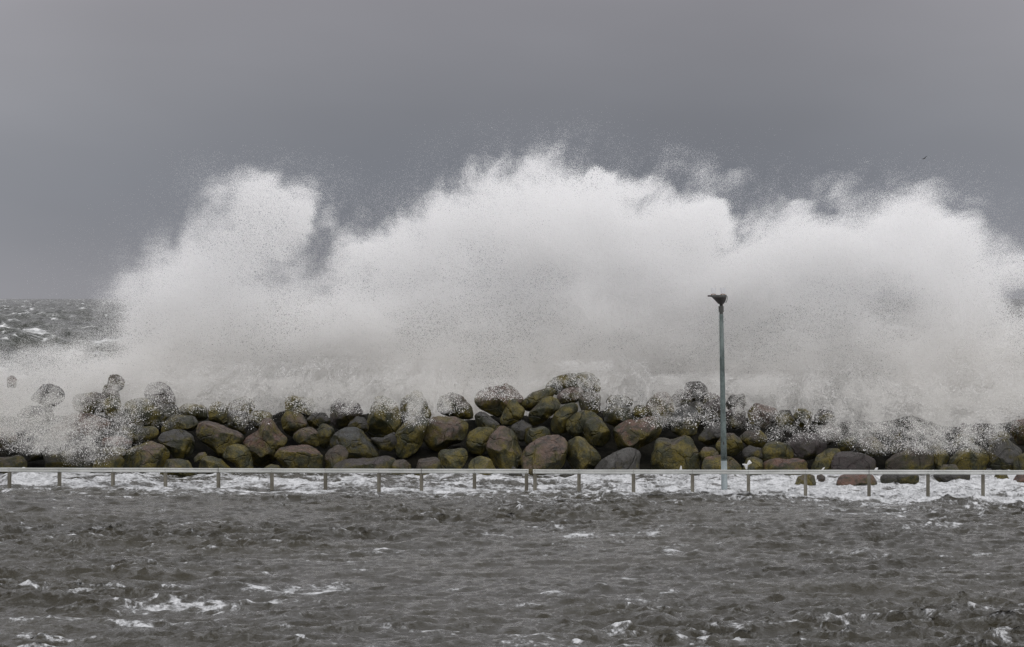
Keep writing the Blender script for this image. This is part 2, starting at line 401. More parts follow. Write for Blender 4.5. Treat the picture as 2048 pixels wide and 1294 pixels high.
    foam = foam + 0.14
    co = np.stack([X + (dx1 * calm + dx2), Y + (dy1 * calm + dy2), Z], -1).reshape(-1, 3)
    w = mesh_np('water', co, quads=grid_quads(len(ys), len(xs)), mat=MAT_WATER, attrs={'foam': np.clip(foam, 0, 1.3).ravel()})
    tag(w, 'brown choppy flood water with streaks of white foam in front of the rocks', 'water', kind='structure')
make_water()

def make_sea():
    oa = ocean(640.0, 1024, 42.0, 0.62, R(-100), 21, 1.1, lam_min=2.5)
    ob = ocean(150.0, 512, 10.0, 0.20, R(-80), 22, 1.0, lam_min=0.7)
    ys = 92.0 * np.exp(np.linspace(0, math.log(32000 / 92.0), 1300))
    u = spaced([(-1, -0.56, 0.02), (-0.56, -0.2, 0.0018), (-0.2, 0.3, 0.01), (0.3, 0.56, 0.004), (0.56, 1, 0.02)])
    Y = ys[:, None] * np.ones_like(u)[None]; X = u[None] * (60 + 0.24 * ys[:, None])
    ha, dxa, dya, ja = osample(oa, X, Y); hb, dxb, dyb, jb = osample(ob, X, Y)
    fade = 1.0 + 0.5 * sstep(2000, 9000, Y)
    Z = -0.25 + ha * fade * sstep(95, 160, Y) + hb * np.clip(900 / Y, 0, 1) ** 0.5
    pat = fbm(np.stack([X * 0.02, Y * 0.008, X * 0], -1), 70, 3)
    foam = 0.15 + 0.45 * sstep(0.58, 0.1, ja) + 0.22 * np.clip(ha / 1.1, -1, 1.4) + 0.25 * sstep(0.45, 0.1, jb) + 0.5 * (pat - 0.5) + 0.2 * sstep(130, 95, Y)
    co = np.stack([X + dxa * 0.8 + dxb, Y + dya * 0.8 + dyb, Z], -1).reshape(-1, 3)
    w = mesh_np('sea', co, quads=grid_quads(len(ys), len(u)), mat=MAT_SEA, attrs={'foam': np.clip(foam, 0, 1.3).ravel()})
    tag(w, 'grey green storm sea with whitecaps reaching to the horizon', 'sea', kind='structure')
make_sea()

# ------------------------------------------------------------------ the breakwater
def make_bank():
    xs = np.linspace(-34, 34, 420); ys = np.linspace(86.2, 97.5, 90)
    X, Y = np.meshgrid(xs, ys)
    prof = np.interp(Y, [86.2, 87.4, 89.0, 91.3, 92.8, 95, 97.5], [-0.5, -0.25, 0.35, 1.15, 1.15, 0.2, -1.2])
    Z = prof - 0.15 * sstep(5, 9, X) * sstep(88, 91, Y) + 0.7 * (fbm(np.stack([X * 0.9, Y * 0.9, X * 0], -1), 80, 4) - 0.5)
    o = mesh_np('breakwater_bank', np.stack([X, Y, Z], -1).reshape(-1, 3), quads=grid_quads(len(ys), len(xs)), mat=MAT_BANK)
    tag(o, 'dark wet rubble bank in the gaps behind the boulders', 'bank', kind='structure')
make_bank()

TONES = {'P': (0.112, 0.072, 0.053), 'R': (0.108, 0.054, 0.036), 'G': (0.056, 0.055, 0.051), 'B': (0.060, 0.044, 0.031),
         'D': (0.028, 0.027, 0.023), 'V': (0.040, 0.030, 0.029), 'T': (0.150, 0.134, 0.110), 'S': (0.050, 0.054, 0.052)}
ORG = {'A': 0, 'B': 400, 'C': 800, 'D': 1200, 'E': 1536}
# (view, stone tone, algae 0..1, label, outline)
ROCKS = [
 ('A','R',.15,'small reddish stone half lost in spray at the far left of the crest',[(50,230),(75,195),(115,195),(135,230),(130,300),(60,300)]),
 ('A','G',.05,'smooth grey domed boulder behind thick spray, above the second left post',[(250,400),(280,330),(330,280),(400,270),(470,290),(515,340),(520,400),(400,470)]),
 ('A','B',.35,'round knob of rock sticking up alone on the crest above the third post',[(860,250),(880,205),(925,188),(975,200),(1000,245),(990,290),(960,340),(880,330)]),
 ('A','B',.35,'stone leaning under the lone round knob on the crest',[(815,320),(850,265),(900,270),(950,320),(960,390),(880,410),(820,370)]),
 ('A','B',.3,'brown boulder veiled in spray between the grey dome and the lone knob',[(580,400),(620,345),(720,330),(830,350),(870,400),(850,490),(700,520),(600,480)]),
 ('A','D',.7,'dark green stone below the lone knob, right of the veiled brown boulder',[(830,400),(880,360),(950,390),(980,470),(940,580),(860,560),(820,460)]),
 ('A','D',.95,'big round dark green boulder on the crest left of the fourth post',[(960,470),(1000,420),(1100,385),(1180,395),(1240,460),(1300,540),(1310,620),(1200,640),(1050,620),(960,560)]),
 ('A','V',.2,'dark purple boulder peppered with droplets on the crest above the fourth post',[(1150,340),(1190,270),(1280,255),(1360,290),(1400,360),(1390,470),(1280,500),(1180,430)]),
 ('A','D',.4,'dark stone tucked under the droplet-peppered purple boulder',[(1230,470),(1300,420),(1400,430),(1440,500),(1400,600),(1280,590)]),
 ('A','P',.05,'very large pinkish boulder with sloping top left of the third post',[(400,640),(480,560),(600,505),(700,505),(800,540),(905,580),(850,650),(760,720),(600,760),(450,750)]),
 ('A','D',.2,'dark boulder under the very large pinkish one, above the second post',[(340,830),(420,720),(560,700),(720,700),(790,790),(780,890),(640,950),(400,945)]),
 ('A','R',.1,'flat pink slab lying above the third left post',[(815,710),(850,690),(980,695),(1060,740),(1030,775),(950,810),(870,805),(820,760)]),
 ('A','D',.7,'small dark green stone directly beneath the flat pink slab',[(830,780),(950,770),(1010,800),(980,870),(880,870),(820,830)]),
 ('A','G',.62,'grey green wedge of rock right of the flat pink slab',[(960,640),(985,600),(1060,590),(1140,605),(1240,610),(1270,660),(1220,720),(1100,745),(1000,710)]),
 ('A','G',.5,'low grey stone with a green flank above the flat-topped grey boulder',[(1285,660),(1310,590),(1370,520),(1440,515),(1540,520),(1580,570),(1570,650),(1450,670),(1350,680)]),
 ('A','G',.38,'flat-topped blue grey boulder above the fourth post from the left',[(1262,715),(1310,665),(1380,643),(1480,645),(1545,680),(1560,760),(1540,840),(1480,870),(1400,865),(1330,800)]),
 ('A','P',.62,'broad boulder with pink top and yellow flanks between third and fourth posts',[(985,850),(1040,770),(1110,725),(1210,718),(1300,760),(1355,830),(1340,890),(1260,940),(1120,950),(1000,940)]),
 ('A','B',.6,'yellow brown boulder behind the rail just left of the third post',[(715,925),(780,860),(860,825),(940,830),(990,880),(980,940),(850,950)]),
 ('A','P',.48,'big egg-shaped boulder with a pinkish top above the fifth post',[(1568,650),(1590,590),(1650,558),(1730,560),(1800,600),(1880,640),(1955,690),(1930,750),(1870,800),(1800,855),(1740,845),(1640,770),(1580,710)]),
 ('A','G',.6,'upright rounded green grey stone on top of the big egg-shaped boulder',[(1662,480),(1690,430),(1740,405),(1800,430),(1840,490),(1830,580),(1750,600),(1670,560)]),
 ('A','B',.75,'mossy dark stone behind, left of the upright rounded green grey one',[(1410,480),(1460,430),(1560,430),(1650,450),(1660,550),(1560,570),(1450,550)]),
 ('A','V',.5,'dark stone with yellow spots just left of the spray tongue by the fifth post',[(1820,440),(1870,390),(1950,370),(2010,400),(2040,450),(1990,540),(1900,560),(1840,520)]),
 ('A','B',.85,'small yellow boulder low down right of the fifth post',[(1775,855),(1820,780),(1890,748),(1960,760),(2010,830),(2030,930),(1940,945),(1860,900)]),
 ('A','B',.8,'low yellow brown hump behind the rail at the fifth post',[(1568,930),(1620,860),(1690,845),(1780,870),(1880,930),(1900,970),(1580,970)]),
 ('A','B',.5,'tiny brown stone wedged below the flat-topped blue grey boulder',[(1545,870),(1580,825),(1640,812),(1655,850),(1620,900),(1560,905)]),
 ('A','B',.7,'low brown hump behind the rail right of the fourth post',[(1265,940),(1330,875),(1420,868),(1510,880),(1555,935),(1540,970),(1300,970)]),
 ('A','B',.5,'brown boulder cut off by the left edge beside the heap of foam',[(-60,860),(60,835),(160,840),(210,890),(200,940),(60,950),(-60,945)]),
 ('A','P',.1,'pink grey boulder cut off by the left edge inside the spray',[(-80,650),(20,600),(110,640),(140,720),(60,800),(-80,790)]),
 ('A','D',.1,'dark boulder behind falling spray between first and second posts',[(110,760),(200,690),(320,680),(400,760),(380,870),(200,900)]),
 ('A','G',.05,'grey boulder almost hidden by spray below the grey dome',[(120,520),(200,450),(320,430),(420,480),(430,570),(250,620)]),
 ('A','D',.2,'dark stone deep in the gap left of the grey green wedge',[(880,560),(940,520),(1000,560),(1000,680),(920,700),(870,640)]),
 ('B','G',.62,'greenish stone peeping out behind the tall pink peaked boulder',[(395,550),(430,490),(500,470),(560,500),(590,560),(540,630),(440,640)]),
 ('B','R',.48,'tall peaked reddish boulder above the sixth post from the left',[(350,720),(390,660),(455,620),(480,545),(520,522),(580,560),(640,640),(700,720),(640,800),(610,870),(540,915),(450,925),(390,850),(360,790)]),
 ('B','P',.55,'round boulder half green and half pink right of the tall reddish peak',[(645,560),(690,490),(760,482),(830,520),(860,590),(810,660),(740,710),(680,670)]),
 ('B','P',.5,'small pink-topped stone with a dark green front above the broad orange one',[(740,670),(800,625),(890,605),(940,650),(980,720),(950,770),(800,760),(745,710)]),
 ('B','B',.62,'pointed brown stone right of the small pink-topped green one',[(920,650),(960,595),(1005,583),(1060,620),(1078,665),(1040,750),(1000,800),(950,760)]),
 ('B','R',.52,'broad orange pink boulder with yellow flanks left of the seventh post',[(598,850),(650,780),(720,745),(880,745),(930,790),(985,850),(975,930),(900,960),(700,960),(640,900)]),
 ('B','B',.8,'flat mossy boulder at the crest between spray tongues above the sixth post',[(680,400),(720,365),(820,360),(890,370),(920,440),(880,540),(800,520),(690,510)]),
 ('B','V',.2,'dark reddish boulder under dripping spray above the seventh post',[(1030,450),(1100,390),(1200,390),(1280,440),(1300,510),(1200,600),(1100,630),(1040,570)]),
 ('B','S',.4,'very big smooth grey green boulder above the eighth post',[(1030,760),(1080,670),(1150,620),(1230,618),(1310,650),(1380,720),(1440,780),(1420,850),(1250,880),(1100,850)]),
 ('B','B',.3,'small rounded brown and black boulder right of the seventh post',[(988,860),(1020,785),(1090,752),(1150,775),(1185,830),(1160,900),(1080,950),(1020,960),(990,930)]),
 ('B','V',.45,'long low brown rock reaching under the rail between seventh and eighth posts',[(1050,930),(1110,890),(1200,865),(1380,860),(1500,840),(1590,860),(1600,930),(1500,990),(1200,1000),(1060,985)]),
 ('B','D',.8,'big upright green boulder above the eighth post, spray on its head',[(1320,530),(1350,440),(1410,375),(1480,365),(1560,420),(1605,500),(1600,590),(1560,670),(1480,720),(1390,710),(1340,650)]),
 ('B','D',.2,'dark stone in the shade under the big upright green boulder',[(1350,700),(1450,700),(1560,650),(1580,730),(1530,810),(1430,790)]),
 ('B','D',.85,'steep pointed mossy boulder at the crest above the ninth post',[(1590,420),(1640,350),(1710,310),(1760,330),(1800,400),(1850,500),(1830,570),(1700,580),(1610,540)]),
 ('B','G',.62,'leaning grey boulder with yellow patches above and left of the ninth post',[(1535,740),(1570,640),(1640,580),(1740,545),(1830,560),(1820,640),(1790,740),(1720,820),(1640,870),(1580,850)]),
 ('B','B',.45,'small brown hump behind the rail left of the ninth post',[(1500,930),(1560,880),(1620,870),(1690,920),(1690,980),(1520,985)]),
 ('B','D',.6,'low greenish hump under the tall reddish peak behind the rail',[(440,960),(520,920),(640,910),(700,955),(700,1000),(480,1000)]),
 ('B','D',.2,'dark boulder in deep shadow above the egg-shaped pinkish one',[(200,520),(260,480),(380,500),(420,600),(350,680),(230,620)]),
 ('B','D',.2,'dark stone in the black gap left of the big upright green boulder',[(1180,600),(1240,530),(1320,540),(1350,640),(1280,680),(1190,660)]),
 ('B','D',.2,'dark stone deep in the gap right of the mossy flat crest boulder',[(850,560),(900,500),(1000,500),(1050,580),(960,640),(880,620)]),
 ('C','B',.42,'grey brown striped stone behind the rail right of the ninth left post',[(115,930),(150,880),(220,845),(290,840),(320,890),(320,960),(250,990),(120,985)]),
 ('C','P',.5,'large boulder with cracked pinkish top above the ninth and tenth posts',[(165,620),(220,560),(290,525),(430,525),(520,550),(560,600),(540,660),(480,740),(380,790),(290,815),(230,770),(180,700)]),
 ('C','B',.95,'bright mustard yellow boulder above the rail left of the tenth post',[(300,840),(340,795),(420,780),(520,790),(540,850),(510,920),(440,945),(350,935)]),
 ('C','B',.85,'fissured green boulder left of the tall pointed one by the tenth post',[(525,740),(555,660),(620,620),(700,610),(760,630),(760,710),(700,790),(650,835),(560,825)]),
 ('C','G',.3,'small striped grey stone with white trickle below the big domed boulder',[(585,530),(640,490),(690,500),(740,550),(800,600),(780,660),(650,650),(590,610)]),
 ('C','P',.52,'tall pointed boulder with a speckled pink ridge left of the rail gap',[(690,760),(730,680),(790,610),(840,600),(890,630),(940,720),(985,820),(970,900),(900,945),(820,945),(740,880),(700,820)]),
 ('C','B',.7,'low yellow brown boulder right of the tenth post at the waterline',[(545,920),(580,870),(650,848),(720,870),(790,930),(790,980),(600,990),(550,970)]),
 ('C','D',.2,'small dark stone at the waterline left of the rail gap',[(860,950),(900,922),(970,925),(990,960),(970,990),(870,990)]),
 ('C','P',.38,'biggest domed purplish boulder on the crest between the two rail runs',[(600,380),(630,320),(690,275),(770,262),(860,275),(930,310),(985,390),(940,460),(850,490),(790,540),(700,500),(620,450)]),
 ('C','G',.78,'sharp green wedge of rock right below the biggest domed boulder',[(800,570),(830,480),(870,400),(910,385),(950,430),(1000,480),(970,550),(890,600),(830,610)]),
 ('C','B',.72,'green boulder behind, between the big dome and the small pink crest rock',[(965,430),(1030,360),(1100,310),(1200,290),(1260,330),(1180,420),(1080,490),(1000,480)]),
 ('C','B',.72,'slanting elongated green boulder below the small pink crest rock',[(1030,510),(1080,440),(1150,380),(1210,365),(1260,395),(1280,450),(1230,510),(1150,570),(1080,610),(1040,580)]),
 ('C','P',.15,'small bare pink rock on the crest right of the rail gap',[(1240,370),(1290,315),(1370,295),(1450,300),(1485,325),(1440,390),(1380,440),(1280,440)]),
 ('C','B',.3,'rounded brown boulder right of the bare pink crest rock',[(1430,400),(1470,345),(1540,330),(1600,360),(1630,430),(1610,500),(1530,520),(1450,480)]),
 ('C','B',.95,'narrow tilted yellow green boulder in the middle of the heap',[(1195,590),(1230,510),(1300,450),(1370,418),(1420,435),(1425,490),(1370,570),(1340,650),(1270,675),(1210,655)]),
 ('C','D',.7,'flat dark green stone above the big pink boulder at the rail gap',[(985,670),(1040,625),(1130,605),(1190,630),(1200,690),(1120,750),(1020,770),(990,730)]),
 ('C','G',.68,'olive boulder with a grey top left of the upright cracked one',[(1325,570),(1380,510),(1460,482),(1550,500),(1620,560),(1600,650),(1480,690),(1380,700),(1335,650)]),
 ('C','G',.6,'upright cracked grey green boulder above the second right-hand post',[(1468,640),(1490,560),(1560,530),(1620,560),(1680,650),(1675,730),(1600,785),(1520,745),(1470,700)]),
 ('C','P',.36,'big brownish pink boulder standing in the gap between the rails',[(968,870),(1010,790),(1090,720),(1180,685),(1270,680),(1330,730),(1340,820),(1300,920),(1200,970),(1060,990),(980,945)]),
 ('C','P',.75,'rounded yellow green boulder with a pink crown above the second right post',[(1302,790),(1340,720),(1410,690),(1480,710),(1550,780),(1612,870),(1560,920),(1470,955),(1400,940),(1320,860)]),
 ('C','G',.05,'smooth grey boulder with a pale scar above the third right post',[(1510,955),(1590,890),(1700,825),(1800,785),(1880,790),(1940,830),(1920,900),(1910,965),(1700,975)]),
 ('C','S',.4,'rounded grey boulder above the red cracked one, green at its left',[(1615,500),(1650,450),(1740,445),(1850,460),(1870,550),(1800,600),(1720,615),(1640,570)]),
 ('C','D',.5,'dark green stone veiled in spray above the rounded grey boulder',[(1640,420),(1680,360),(1780,350),(1860,390),(1850,450),(1700,460)]),
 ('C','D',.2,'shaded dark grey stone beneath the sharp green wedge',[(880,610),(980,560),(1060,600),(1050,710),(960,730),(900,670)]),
 ('C','B',.45,'brown boulder lost in mist left of the biggest domed boulder',[(290,490),(320,380),(400,330),(500,370),(580,460),(590,560),(450,550),(340,530)]),
 ('C','D',.6,'dark olive boulder behind spray on the highest part of the crest',[(1150,300),(1230,220),(1350,190),(1500,170),(1600,230),(1600,340),(1450,360),(1250,360)]),
 ('D','R',.5,'large red-topped cracked boulder above the third right-hand post',[(85,720),(130,620),(200,560),(300,550),(390,530),(450,550),(497,620),(480,700),(400,750),(300,795),(180,835),(100,805)]),
 ('D','P',.4,'pinkish boulder behind the large red-topped one, droplets around it',[(350,480),(390,400),(450,345),(530,340),(580,400),(590,510),(540,590),(470,610),(380,570)]),
 ('D','G',.78,'small yellow green stone left of the pinkish boulder behind',[(255,490),(290,445),(350,430),(400,480),(380,560),(290,565)]),
 ('D','B',.62,'big square-shouldered boulder with hanging yellow algae left of the lamp post',[(415,870),(440,760),(460,700),(510,690),(570,705),(660,690),(730,700),(775,790),(800,880),(780,950),(600,965),(430,945)]),
 ('D','D',.1,'dark hooded boulder on the crest left of the lamp post',[(650,340),(700,260),(800,250),(850,300),(880,380),(830,440),(720,440)]),
 ('D','S',.25,'misty grey boulder between the pinkish rock and the lamp post',[(560,560),(610,480),(690,440),(770,480),(800,560),(770,670),(660,710),(580,650)]),
 ('D','G',.25,'smooth grey boulder just left of the lamp post, halfway up',[(780,710),(820,620),(900,570),(980,590),(1010,660),(950,750),(850,780)]),
 ('D','B',.6,'brown green boulder directly behind the lamp post, halfway up',[(920,770),(980,660),(1060,660),(1120,710),(1150,790),(1080,850),(960,840)]),
 ('D','B',.4,'small brown stone left of the lamp post above the orange one',[(790,830),(830,775),(910,775),(950,830),(900,890),(810,890)]),
 ('D','R',.65,'orange brown boulder at the foot of the lamp post behind the rail',[(815,910),(850,855),(950,840),(1050,860),(1130,920),(1140,970),(820,965)]),
 ('D','G',.68,'grey green boulder above the sixth right-hand post',[(1275,830),(1330,750),(1420,715),(1500,740),(1550,810),(1540,880),(1400,880),(1290,880)]),
 ('D','B',.5,'brown stone under droplets right of the lamp post, third row up',[(1110,700),(1180,640),(1280,640),(1340,700),(1310,790),(1190,780)]),
 ('D','D',.7,'low greenish stone behind the splash tongue at the fifth right post',[(1120,930),(1170,860),(1250,845),(1300,880),(1300,960),(1130,965)]),
 ('D','R',.35,'long low reddish boulder behind the rail left of the sixth right post',[(1300,900),(1400,865),(1560,860),(1640,885),(1680,950),(1640,970),(1300,970)]),
 ('D','V',.12,'large dark purple grey boulder full of droplets above the sixth right post',[(1480,770),(1540,680),(1640,640),(1760,680),(1820,760),(1790,850),(1650,890),(1530,850)]),
 ('D','V',.2,'dark boulder dusted with spray behind and just left of the lamp post',[(800,480),(860,390),(960,390),(1000,470),(970,560),(860,570)]),
 ('D','V',.2,'dark boulder dusted with spray behind and just right of the lamp post',[(1000,520),(1040,450),(1130,440),(1190,500),(1170,610),(1060,630)]),
 ('D','P',.2,'reddish boulder in spray right of the lamp post near the crest',[(1180,500),(1230,430),(1330,420),(1420,470),(1420,570),(1300,620),(1200,590)]),
 ('D','B',.85,'small green stone near the crest above the sixth right post',[(1540,540),(1570,470),(1640,460),(1700,510),(1690,590),(1600,620)]),
 ('D','D',.4,'dark stone left of the small green crest stone, droplets over it',[(1400,540),(1440,480),(1520,480),(1560,550),(1530,630),(1430,630)]),
 ('D','B',.2,'reddish brown boulder above the seventh right post near the crest',[(1740,660),(1780,590),(1860,580),(1930,640),(1920,730),(1820,760)]),
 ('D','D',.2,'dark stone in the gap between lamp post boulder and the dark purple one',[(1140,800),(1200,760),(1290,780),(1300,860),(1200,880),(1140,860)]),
 ('D','D',.2,'dark crest boulder right of the small green crest stone',[(1690,520),(1760,470),(1860,490),(1880,570),(1800,620),(1710,600)]),
 ('D','V',.2,'small dark stone veiled in droplets left of the dark hooded crest boulder',[(570,380),(620,310),(720,310),(740,400),(690,460),(600,460)]),
 ('D','B',.3,'dark brown crest stone just left of the lamp post behind thick droplets',[(820,420),(860,340),(950,330),(980,400),(960,470),(860,480)]),
 ('D','D',.3,'dark crest stone just right of the lamp post behind thick droplets',[(1000,420),(1050,345),(1150,350),(1190,430),(1120,480),(1020,480)]),
 ('D','D',.4,'dark stone filling the shade below the dark hooded crest boulder',[(680,470),(720,420),(810,410),(850,470),(820,560),(720,560)]),
 ('E','B',.78,'yellow-rimmed boulder behind a purple one left of the seventh right post',[(350,920),(400,840),(480,785),(560,785),(610,820),(520,880),(500,960),(360,960)]),
 ('E','V',.1,'dark purple boulder overlapping the yellow-rimmed one at the seventh right post',[(490,890),(550,820),(650,808),(760,830),(850,880),(870,950),(700,975),(505,965)]),
 ('E','T',.3,'pale cream grey boulder above the seventh right post',[(685,770),(720,710),(790,683),(870,700),(930,770),(960,820),(880,850),(780,845),(700,800)]),
 ('E','B',.7,'green brown stone left of the pale cream boulder',[(550,750),(610,690),(700,680),(730,740),(690,810),(580,810)]),
 ('E','B',.38,'wide flat-topped brown boulder between seventh and eighth right posts',[(940,880),(1000,815),(1120,780),(1250,785),(1310,830),(1320,900),(1290,960),(1080,965),(950,950)]),
 ('E','B',.6,'small olive boulder above the eighth right post, splash just over it',[(1310,830),(1360,775),(1420,790),(1445,860),(1420,920),(1340,930)]),
 ('E','B',.55,'low brown hump right of the eighth right post behind the rail',[(1350,945),(1400,908),(1500,910),(1550,950),(1540,990),(1360,990)]),
 ('E','B',.62,'wide rounded yellow brown boulder left of the ninth right post',[(1450,870),(1500,800),(1600,760),(1700,760),(1760,800),(1770,900),(1700,965),(1560,955),(1480,930)]),
 ('E','G',.35,'angular ridged grey boulder above the ninth right post',[(1750,810),(1800,740),(1880,695),(1940,730),(2020,790),(2020,850),(1950,930),(1830,960),(1760,910)]),
 ('E','G',.6,'green boulder cut off by the right edge behind the rail',[(1960,900),(1990,850),(2060,810),(2120,850),(2120,960),(1980,970)]),
 ('E','B',.6,'low mossy hump behind the rail just right of the ninth right post',[(1820,960),(1870,928),(1950,935),(1980,970),(1830,990)]),
 ('E','B',.75,'mossy stone at the edge of the splash above the wide yellow brown boulder',[(1470,730),(1530,670),(1620,670),(1660,730),(1580,790),(1490,780)]),
 ('E','R',.2,'reddish boulder near the right edge under falling spray',[(1930,660),(1970,570),(2060,540),(2140,620),(2130,750),(2000,760)]),
 ('E','B',.6,'small yellow brown rock standing in the foam at the sixth right post',[(195,1062),(240,1010),(310,985),(370,1005),(385,1045),(330,1068)]),
 ('E','P',.1,'tiny pink stone in the foam right of the sixth right post',[(375,1035),(390,1002),(430,995),(458,1015),(455,1042),(410,1050)]),
 ('E','R',.25,'flat reddish rock in the foam below the rail at the seventh right post',[(540,1050),(580,995),(700,975),(860,985),(910,1020),(905,1050),(720,1062),(560,1062)]),
 ('E','D',.25,'low dark rock in the foam between seventh and eighth right posts',[(890,1010),(940,980),(1080,975),(1190,985),(1205,1030),(1100,1050),(920,1040)]),
 ('E','D',.1,'low dark rock in the foam right of the eighth right post',[(1290,1000),(1360,970),(1520,970),(1620,990),(1600,1020),(1400,1030)]),
 ('E','R',.3,'low reddish rock awash at the right edge below the rail',[(1940,1030),(1990,990),(2080,980),(2120,1020),(2080,1050),(1960,1045)]),
 ('E','B',.5,'small brown rock awash under the rail near the ninth right post',[(1780,1010),(1830,978),(1900,975),(1935,1000),(1900,1022),(1800,1022)]),
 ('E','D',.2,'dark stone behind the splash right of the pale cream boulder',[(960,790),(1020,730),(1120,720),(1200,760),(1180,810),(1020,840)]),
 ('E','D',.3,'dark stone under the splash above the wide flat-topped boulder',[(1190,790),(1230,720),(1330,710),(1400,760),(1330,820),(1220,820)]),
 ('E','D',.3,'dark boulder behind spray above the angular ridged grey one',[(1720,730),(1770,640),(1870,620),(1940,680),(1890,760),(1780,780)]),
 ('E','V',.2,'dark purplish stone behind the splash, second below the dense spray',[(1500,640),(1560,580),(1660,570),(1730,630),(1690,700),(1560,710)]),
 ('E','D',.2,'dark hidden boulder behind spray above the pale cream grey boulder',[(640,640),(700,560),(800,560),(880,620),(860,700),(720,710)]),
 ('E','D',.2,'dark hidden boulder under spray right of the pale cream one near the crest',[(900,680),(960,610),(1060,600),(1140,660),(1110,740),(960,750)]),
]
def ico(sub):
    bm = bmesh.new(); bmesh.ops.create_icosphere(bm, subdivisions=sub, radius=1.0)
    v = np.array([x.co[:] for x in bm.verts]); f = np.array([[q.index for q in x.verts] for x in bm.faces]); bm.free(); return v, f
ICO5, ICO4 = ico(5), ico(4)

def outline_radius(poly, c, th):
    """distance from c to the outline in the directions th"""
    p = np.array(poly) - c; q = np.roll(p, -1, 0); e = q - p
    d = np.stack([np.cos(th), np.sin(th)], -1)
    den = d[:, None, 0] * e[None, :, 1] - d[:, None, 1] * e[None, :, 0]
    den = np.where(np.abs(den) < 1e-9, 1e-9, den)
    t = (p[None, :, 0] * e[None, :, 1] - p[None, :, 1] * e[None, :, 0]) / den
    s = (p[None, :, 0] * d[:, None, 1] - p[None, :, 1] * d[:, None, 0]) / den
    return np.where((t > 0) & (s >= -1e-6) & (s <= 1 + 1e-6), t, 0).max(1)

def make_rock(i, view, tone, moss, label, poly):
    rs = np.random.RandomState(500 + i)
    pts = np.array([(ORG[view] + x / 3.994, 700 + y / 3.994) for x, y in poly], dtype=float)
    awash = label.find('foam') >= 0 and 'heap' not in label or 'awash' in label
    cy0 = 0.5 * (pts[:, 1].min() + pts[:, 1].max())
    if awash:
        D = 83.8 + (962 - pts[:, 1].max()) * 0.14
        pts[pts[:, 1] > cy0, 1] += 12
    else:
        D = 86.9 + (932 - cy0) / 160.0 * 4.9
        low = pts[:, 1] > 931
        pts[low, 1] += 16
    wpx = np.ptp(pts[:, 0]); hpx = np.ptp(pts[:, 1])
    c = np.array([0.5 * (pts[:, 0].min() + pts[:, 0].max()), 0.5 * (pts[:, 1].min() + pts[:, 1].max())])
    sc = D / F
    loc = P(c[0], c[1], D)
    wp = np.stack([(pts[:, 0] - c[0]) * sc, -(pts[:, 1] - c[1]) * sc], -1)
    th = np.linspace(-np.pi, np.pi, 180, endpoint=False)
    Rr = outline_radius(wp, np.zeros(2), th)
    bad = Rr < 1e-3
    if bad.any(): Rr[bad] = Rr[~bad].mean()
    k = np.exp(-0.5 * (np.arange(-18, 19) * 2 / 5.5) ** 2); k /= k.sum()
    Rr = np.convolve(np.concatenate([Rr[-18:], Rr, Rr[:18]]), k, 'valid') * 1.035
    V, Fc = ICO5 if wpx > 60 else ICO4
    v = V.copy()
    # worn facets, mostly on the face turned to the harbour
    for q in range(10):
        n = rs.randn(3); n[1] = -abs(n[1]) * 1.25 - 0.35
        if q < 2: n[2] = abs(n[2]) + 0.9
        n /= np.linalg.norm(n); h = rs.uniform(0.60, 0.84)
        d = v @ n - h; v -= np.where(d > 0, d * 0.96, 0)[:, None] * n
    t = np.arctan2(v[:, 2], v[:, 0]); s = np.hypot(v[:, 0], v[:, 2])
    r = np.interp(t, np.append(th, np.pi), np.append(Rr, Rr[0]))
    depth = 0.5 * min(1.35 * min(wpx, hpx), 0.5 * (wpx + hpx)) * sc * rs.uniform(0.9, 1.1)
    co = np.stack([r * s * np.cos(t), v[:, 1] * depth, r * s * np.sin(t)], -1)
    size = co.std()
    nv = V * 1.0
    n1 = fbm(nv * 1.5 + rs.rand(3) * 40, 90, 3) - 0.5; n2 = fbm(nv * 5.0 + rs.rand(3) * 40, 94, 4, 0.55) - 0.5
    co = co * (1 + 0.16 * n1 + 0.085 * n2)[:, None]
    o = mesh_np('boulder', co, faces=Fc, mat=MAT_STONE, loc=loc)
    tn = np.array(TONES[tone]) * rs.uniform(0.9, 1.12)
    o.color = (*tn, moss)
    tag(o, label, 'boulder', 'boulders of the breakwater')
    return o
for i, (view, tone, moss, label, poly) in enumerate(ROCKS):
    make_rock(i, view, tone, moss, label, poly)

# ------------------------------------------------------------------ guard rails
def box_verts(bm, x0, x1, y0, y1, z0, z1, bev=0.0):
    g = bmesh.ops.create_cube(bm, size=1.0)
    for v in g['verts']:
        v.co = Vector(((x0 + x1) / 2 + v.co.x * (x1 - x0), (y0 + y1) / 2 + v.co.y * (y1 - y0), (z0 + z1) / 2 + v.co.z * (z1 - z0)))
    if bev:
        bmesh.ops.bevel(bm, geom=list({e for v in g['verts'] for e in v.link_edges}), offset=bev, segments=2, affect='EDGES')

